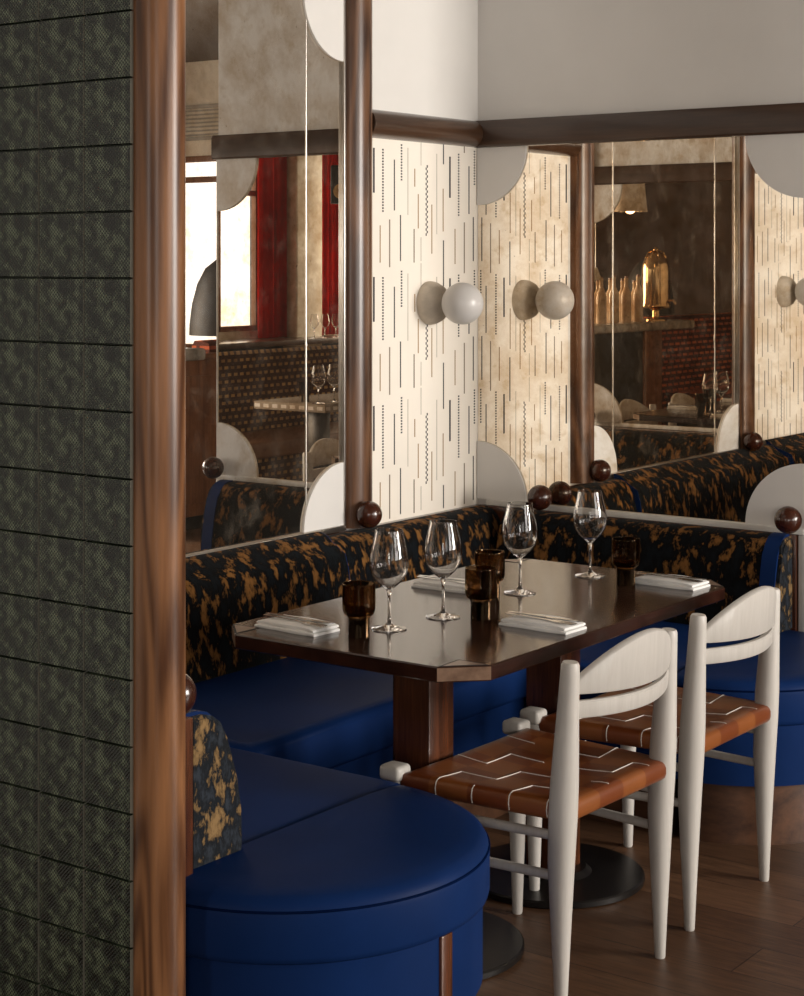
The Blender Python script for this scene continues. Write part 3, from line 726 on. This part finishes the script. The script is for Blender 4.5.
for x, y, rz, w in ((.838, -2.018, -.06, 'front-left'), (.835, -1.385, .03, 'far-left'), (1.287, -1.665, -.04, 'front-right'), (1.275, -1.002, -.05, 'rear-right')):
    napkin({'front-left': 'white folded napkin at the left table corner', 'far-left': 'white folded napkin behind the second wine glass', 'front-right': 'white folded napkin at the front right, before the nearer chair', 'rear-right': 'white folded napkin at the far right, before the farther chair'}[w], x, y, rz)
    place = {'front-left': 'napkin at the left table corner', 'far-left': 'napkin behind the second wine glass', 'front-right': 'napkin before the nearer chair', 'rear-right': 'napkin before the farther chair'}[w]
    knife('steel table knife lying on the ' + place, x - .004, y + .012, TZ + .0205, rz + (.07 if x < 1 else .05))
    fork('steel table fork lying on the ' + place, x + .002, y - .014, TZ + .0205, rz + PI * 0 - .05)

# ------------------------------------------------------------------ the rest of the restaurant (seen in the mirrors)
# booth with ochre weave, facing the camera's right
t = thing('booth_seat', 'booth with ochre checked back, reflected in the left mirror below the window', 'booth', (4.45, -3.9, 0))
pr = [(0, 0), (.16, 0), (.16, .96), (.14, .995), (.09, 1.0), (.02, .98), (-.05, .55), (-.07, .46), (-.07, .0)]
b = BM(); prism(b, pr, 2.15, (0, -1.1, 0), (1, 0, 0), (0, 0, 1), (0, 1, 0)); link('backrest', b, M['weave'], t)
b = BM(); box(b, -.60, -.07, -1.1, 1.05, .36, .47, .02, 3); link('seat_cushion', b, mat_plain('cognac_seat', (.22, .095, .035), .5), t)
b = BM(); box(b, -.56, -.06, -1.08, 1.03, 0, .36); link('base_panel', b, M['weave'], t)
t = thing('restaurant_table', 'mosaic-edged pale table reflected in the left mirror, two glasses on it', 'table', (3.44, -3.35, 0))
b = BM(); box(b, -.28, .28, -.6, .24, .70, .75, .006); link('table_top', b, M['tabletop_pale'], t)
b = BM(); box(b, -.05, .05, -.1, 0, .02, .70, .003); link('column', b, M['iron'], t)
b = BM(); lathe(b, [(0, 0), (.24, 0), (.24, .015), (.06, .02), (0, .02)], (0, -.05, 0), 40); link('foot_plate', b, M['iron'], t)
G2 = 'glasses on the reflected mosaic table'
wine_glass('wine glass on the reflected mosaic table, left of the pair', 3.25, -3.16, TZ, G2, 1, g0.data)
wine_glass('wine glass on the reflected mosaic table, right of the pair', 3.24, -3.30, TZ, G2, 1, g0.data)
tumbler('smoky tumbler on the reflected mosaic table', 3.40, -3.22, t0.data, TZ, G2)
# window counter with three glasses
t = thing('window_counter', 'dark narrow counter under the bright window, reflected in the left mirror', 'counter', (7.25, -7.5, 0))
b = BM(); box(b, -.2, .33, -2.3, 2.3, .83, .88, .006); link('counter_top', b, M['mould_y'], t)
b = BM(); box(b, .28, .32, -2.2, 2.2, 0, .83); link('support_panel', b, M['barfront'], t)
for k, dy in enumerate((-.0, -.16, -.33)):
    wine_glass('wine glass on the window counter reflected in the left mirror, %s' % ('left of three', 'middle of three', 'right of three')[k], 7.12, -7.93 + dy, .88, 'three glasses on the window counter', .98, g0.data)
def curtain(label, y0, y1, x):
    b = BM(); n = 60; out = []; k = (y1 - y0) / .09
    f = lambda u: .035 * math.sin(2 * PI * k * u) + .012 * math.sin(2 * PI * k * 2.3 * u + 1)
    for i in range(n + 1): out.append((f(i / n), y0 + (y1 - y0) * i / n))
    for i in range(n, -1, -1): out.append((f(i / n) + .006, y0 + (y1 - y0) * i / n))
    prism(b, out, 2.12, (0, 0, 0), (1, 0, 0), (0, 1, 0), (0, 0, 1)); o = link('curtain', b, M['red'], None, 60); o.location = (x, 0, .885)
    return tag(o, label, 'curtain', 'red curtains by the window')
curtain('red velvet curtain beside the bright window, reflected left of the plastered column', -7.97, -7.53, 7.48)
curtain('darker red velvet curtain reflected right of the plastered column, beside the loudspeaker', -8.80, -8.36, 7.48)
b = BM(); box(b, 7.36, EX, -8.36, -7.96, 0, CEIL, .02, 3); struct('wall_east_column', b, M['cream_wall'])
t = thing('speaker', 'black loudspeaker on a slim stand, reflected in the left mirror', 'speaker', (5.78, -6.62, 0), -.9)
b = BM(); box(b, -.1, .1, -.085, .085, 2.09, 2.41, .008); link('cabinet', b, M['speaker'], t)
R = Matrix.Rotation(-PI / 2, 4, 'Y')
b = BM(); lathe(b, [(0, .0), (.03, .0), (.052, .012), (.064, .012), (.064, 0)], (-.1, 0, 2.19), 32, R); link('woofer', b, M['cone'], t)
b = BM(); lathe(b, [(0, .006), (.018, .004), (.03, .0)], (-.1, 0, 2.33), 24, R); link('tweeter', b, M['iron'], t)
b = BM(); tube(b, [(0, 0, .03), (0, 0, 2.09)], .016, 12); link('pole', b, M['silver'], t)
b = BM(); lathe(b, [(0, 0), (.16, 0), (.16, .02), (.03, .035), (0, .035)], seg=32); link('foot_plate', b, M['iron'], t)
# bar
t = thing('bar_counter', 'dark bar with thick grey marble top, reflected in the end-wall mirror under bottles', 'bar', (3.0, .9, 0))
b = BM(); box(b, 0, .55, -.75, .98, 1.075, 1.14, .018, 3); link('counter_top', b, M['marble'], t)
b = BM(); box(b, .05, .52, -.70, .20, 0, 1.075); link('bar_front', b, M['barfront'], t)
b = BM(); box(b, .03, .09, .20, .26, 0, 1.075, .004); link('bar_post', b, M['barwood'], t)
b = BM(); tube(b, [(.48, .93, 0), (.48, .93, 1.075)], .02, 12); link('leg', b, M['iron'], t)
BO = [(0, 0), (.036, 0), (.039, .004), (.039, .20), (.036, .225), (.018, .262), (.0145, .275), (.0145, .325), (.016, .327), (.016, .337), (0, .337)]
bmsh = None
for k in range(8):
    y = .66 + .095 * k + (.01 if k % 2 else 0); x = 3.16 + (.09 if k % 2 else .0)
    if bmsh is None:
        b = BM(); lathe(b, BO, seg=28); o = link('bottle', b, M['bottle'], None, 50); bmsh = o.data
        b = BM(); lathe(b, [(0, .3372), (.0125, .3372), (.0125, .352), (0, .352)], seg=16); stp = link('stopper', b, M['barwood'], o)
    else:
        o = bpy.data.objects.new('bottle', bmsh); COL.objects.link(o)
        c = stp.copy(); COL.objects.link(c); c.parent = o
    o.location = (x, y, 1.14); s = (1, .93, 1.02, .96, 1.0, .94, 1.03, .9)[k]; o.scale = (1, 1, s)
    tag(o, 'pale bottle with stopper on the reflected bar, %s from left in the row' % ('first', 'second', 'third', 'fourth', 'fifth', 'sixth', 'seventh', 'eighth')[k], 'bottle', 'bottles on the bar')
t = thing('brass_urn', 'polished brass domed urn on the reflected bar, right of the bottles', 'urn', (3.15, 1.50, 1.14))
b = BM(); lathe(b, [(0, .10), (.10, .10), (.118, .115), (.118, .13), (.112, .14), (.110, .40), (.105, .44), (.085, .49), (.05, .525), (.02, .54), (0, .543)], seg=40); link('body', b, M['brass'], t)
b = BM(); lathe(b, [(0, 0), (.085, 0), (.085, .012), (.03, .03), (.028, .08), (.06, .101), (0, .101)], seg=32); link('foot', b, M['brass'], t)
b = BM()
for a in range(8):
    ca, sa = math.cos(a * PI / 4), math.sin(a * PI / 4); tube(b, [(.085 * ca, .085 * sa, .49), (.06 * ca, .06 * sa, .535), (.02 * ca, .02 * sa, .55)], .006, 8)
lathe(b, [(0, .54), (.02, .545), (.022, .56), (.01, .575), (0, .578)], seg=20); link('crown', b, M['brass'], t)
b = BM(); tube(b, [(-.11, 0, .16), (-.16, 0, .16), (-.17, 0, .13)], .012, 10); link('tap', b, M['brass'], t)
t = thing('cabinet', 'reddish wooden service cabinet reflected at the far left of the left mirror', 'cabinet', (4.1, 2.62, 0))
b = BM(); box(b, -.28, .4, -.42, .26, .08, 1.02, .004); link('body', b, M['barwood'], t)
b = BM(); box(b, -.296, -.281, -.36, .20, .16, .92, .004); link('door', b, M['barwood'], t)
b = BM(); box(b, -.31, .43, -.44, .27, 1.02, 1.05, .006); link('cabinet_top', b, M['barwood'], t)
b = BM(); box(b, -.25, .38, -.40, .24, 0, .08); link('plinth', b, M['barfront'], t)
t = thing('floor_lamp', 'dark dome floor lamp before the pale bay, reflected at the left mirror edge', 'lamp', (4.24, 3.42, 0))
b = BM(); lathe(b, [(.226, 1.13), (.232, 1.13), (.230, 1.20), (.214, 1.33), (.180, 1.46), (.128, 1.56), (.06, 1.615), (0, 1.625), (0, 1.60), (.06, 1.60), (.125, 1.545), (.174, 1.45), (.207, 1.33), (.223, 1.20)], seg=48)
link('lamp_shade', b, mat_plain('dark_bronze', (.007, .0045, .003), .6, 0), t)
b = BM(); tube(b, [(0, 0, .02), (0, 0, 1.605)], .014, 12); link('pole', b, M['iron'], t)
b = BM(); lathe(b, [(0, 0), (.15, 0), (.15, .02), (.03, .03), (0, .03)], seg=36); link('base', b, M['iron'], t)
t = thing('booth_seat', 'red basket-weave booth reflected in the end-wall mirror beside the bar', 'booth', (3.9, 3.9, 0))
pr = [(0, 0), (.16, 0), (.16, 1.08), (.14, 1.115), (.09, 1.12), (.02, 1.10), (-.05, .55), (-.07, .46), (-.07, .0)]
b = BM(); prism(b, pr, 1.95, (0, -.99, 0), (1, 0, 0), (0, 0, 1), (0, 1, 0)); link('backrest', b, M['weave_red'], t)
b = BM(); box(b, -.60, -.07, -.94, .98, .36, .47, .02, 3); link('seat_cushion', b, M['weave_red'], t)
b = BM(); box(b, -.56, -.06, -.92, .96, 0, .36); link('base_panel', b, M['barfront'], t)
t = thing('pendant_lamp', 'pale drum lampshade hanging over the bar, reflected at the mirror top', 'lamp', (2.83, .50, 0))
b = BM(); lathe(b, [(.11, 1.97), (.125, 1.965), (.105, 2.17), (.10, 2.17), (.118, 1.97)], seg=40); link('lamp_shade', b, M['shade'], t)
b = BM(); tube(b, [(0, 0, 2.1), (0, 0, CEIL)], .005, 8); link('cord', b, M['iron'], t)
b = BM(); sphere(b, (0, 0, 2.07), .03, 16, 12); tube(b, [(-.102, 0, 2.165), (.102, 0, 2.165)], .003, 6); link('bulb', b, M['globe'], t)
t = thing('pendant_lamp', 'small cone pendant lamp reflected beside the bottles', 'lamp', (2.98, .26, 0))
b = BM(); lathe(b, [(.012, 1.56), (.045, 1.47), (.043, 1.468), (.0, 1.555)], seg=24); link('lamp_shade', b, M['shade'], t)
b = BM(); tube(b, [(0, 0, 1.55), (0, 0, CEIL)], .003, 8); link('cord', b, M['silver'], t)
t = thing('air_vent', 'slatted air grille high on the far wall, reflected at the left mirror edge', 'vent', (6.85, WY1 - .001, 2.78))
b = BM()
for z0, z1 in ((-.15, -.12), (.12, .15)): box(b, -.6, .55, -.03, -.001, z0, z1, .003)
for x0, x1 in ((-.6, -.57), (.52, .55)): box(b, x0, x1, -.03, -.001, -.12, .12, .003)
link('frame', b, M['grille'], t)
b = BM()
for k in range(7): box(b, -.57, .52, -.024, -.004, -.11 + .034 * k, -.097 + .034 * k)
link('slats', b, M['grille'], t)

# ------------------------------------------------------------------ light
def area(name, loc, rot, sx, sy, watts, col):
    l = bpy.data.lights.new(name, 'AREA'); l.shape = 'RECTANGLE'; l.size = sx; l.size_y = sy; l.energy = watts; l.color = col
    o = bpy.data.objects.new(name, l); COL.objects.link(o); o.location = loc; o.rotation_euler = rot; return o
WP = (0, 22, 52, 200, 200)
for i, (y0, y1) in enumerate(WINS):
    A = (y1 - y0) * (WZ1 - WZ0)
    e = (7, 8, 25, 136)[i]
    area('window_daylight', (EX + .14, (y0 + y1) / 2, (WZ0 + WZ1) / 2), (0, PI / 2, 0), WZ1 - WZ0, y1 - y0, e * A, (1.0, .94, .865))
area('window_daylight', ((NB[0] + NB[1]) / 2, WY1 + .14, 1.675), (-PI / 2, 0, 0), NB[1] - NB[0], 1.65, 4.5 * 2, (1.0, .95, .87))
area('window_daylight', ((SX[0] + SX[1]) / 2, WY0 - .12, 1.85), (PI / 2, 0, 0), SX[1] - SX[0], 1.9, 46 * 2.66, (1.0, .95, .88))  # added light through the unseen wider south window, onto curtains and column
area('window_daylight', ((SX2[0] + SX2[1]) / 2, WY0 - .12, 1.85), (PI / 2, 0, 0), SX2[1] - SX2[0], 1.9, 46 * 1.33, (1.0, .95, .88))
l = bpy.data.lights.new('pendant_bulb', 'POINT'); l.energy = 14; l.shadow_soft_size = .04; l.color = (1, .78, .52)
o = bpy.data.objects.new('pendant_bulb', l); COL.objects.link(o); o.location = (2.83, .5, 1.99)
w = bpy.data.worlds.new('world'); SC.world = w; w.use_nodes = True
w.node_tree.nodes['Background'].inputs[0].default_value = (.8, .85, 1, 1); w.node_tree.nodes['Background'].inputs[1].default_value = .3

# ------------------------------------------------------------------ camera
cam = bpy.data.cameras.new('camera'); co = bpy.data.objects.new('camera', cam); COL.objects.link(co)
co.location = (3.465, -5.22, 1.6); co.rotation_euler = (PI / 2, 0, math.atan2(.588, .809))
cam.sensor_fit = 'AUTO'; cam.sensor_width = 36; cam.lens = 1784 / 996 * 36
cam.shift_y = -(498 - 262) / 996; cam.clip_start = .05
SC.camera = co
SC.view_settings.view_transform = 'Standard'; SC.view_settings.look = 'None'; SC.view_settings.gamma = 1
SC.view_settings.use_curve_mapping = False; SC.view_settings.exposure = 0.0
SC.cycles.use_denoising = True
SC.cycles.max_bounces = 14; SC.cycles.glossy_bounces = 10; SC.cycles.transmission_bounces = 12; SC.cycles.diffuse_bounces = 4
SC.cycles.caustics_reflective = True; SC.cycles.caustics_refractive = True
SC.cycles.sample_clamp_indirect = 6
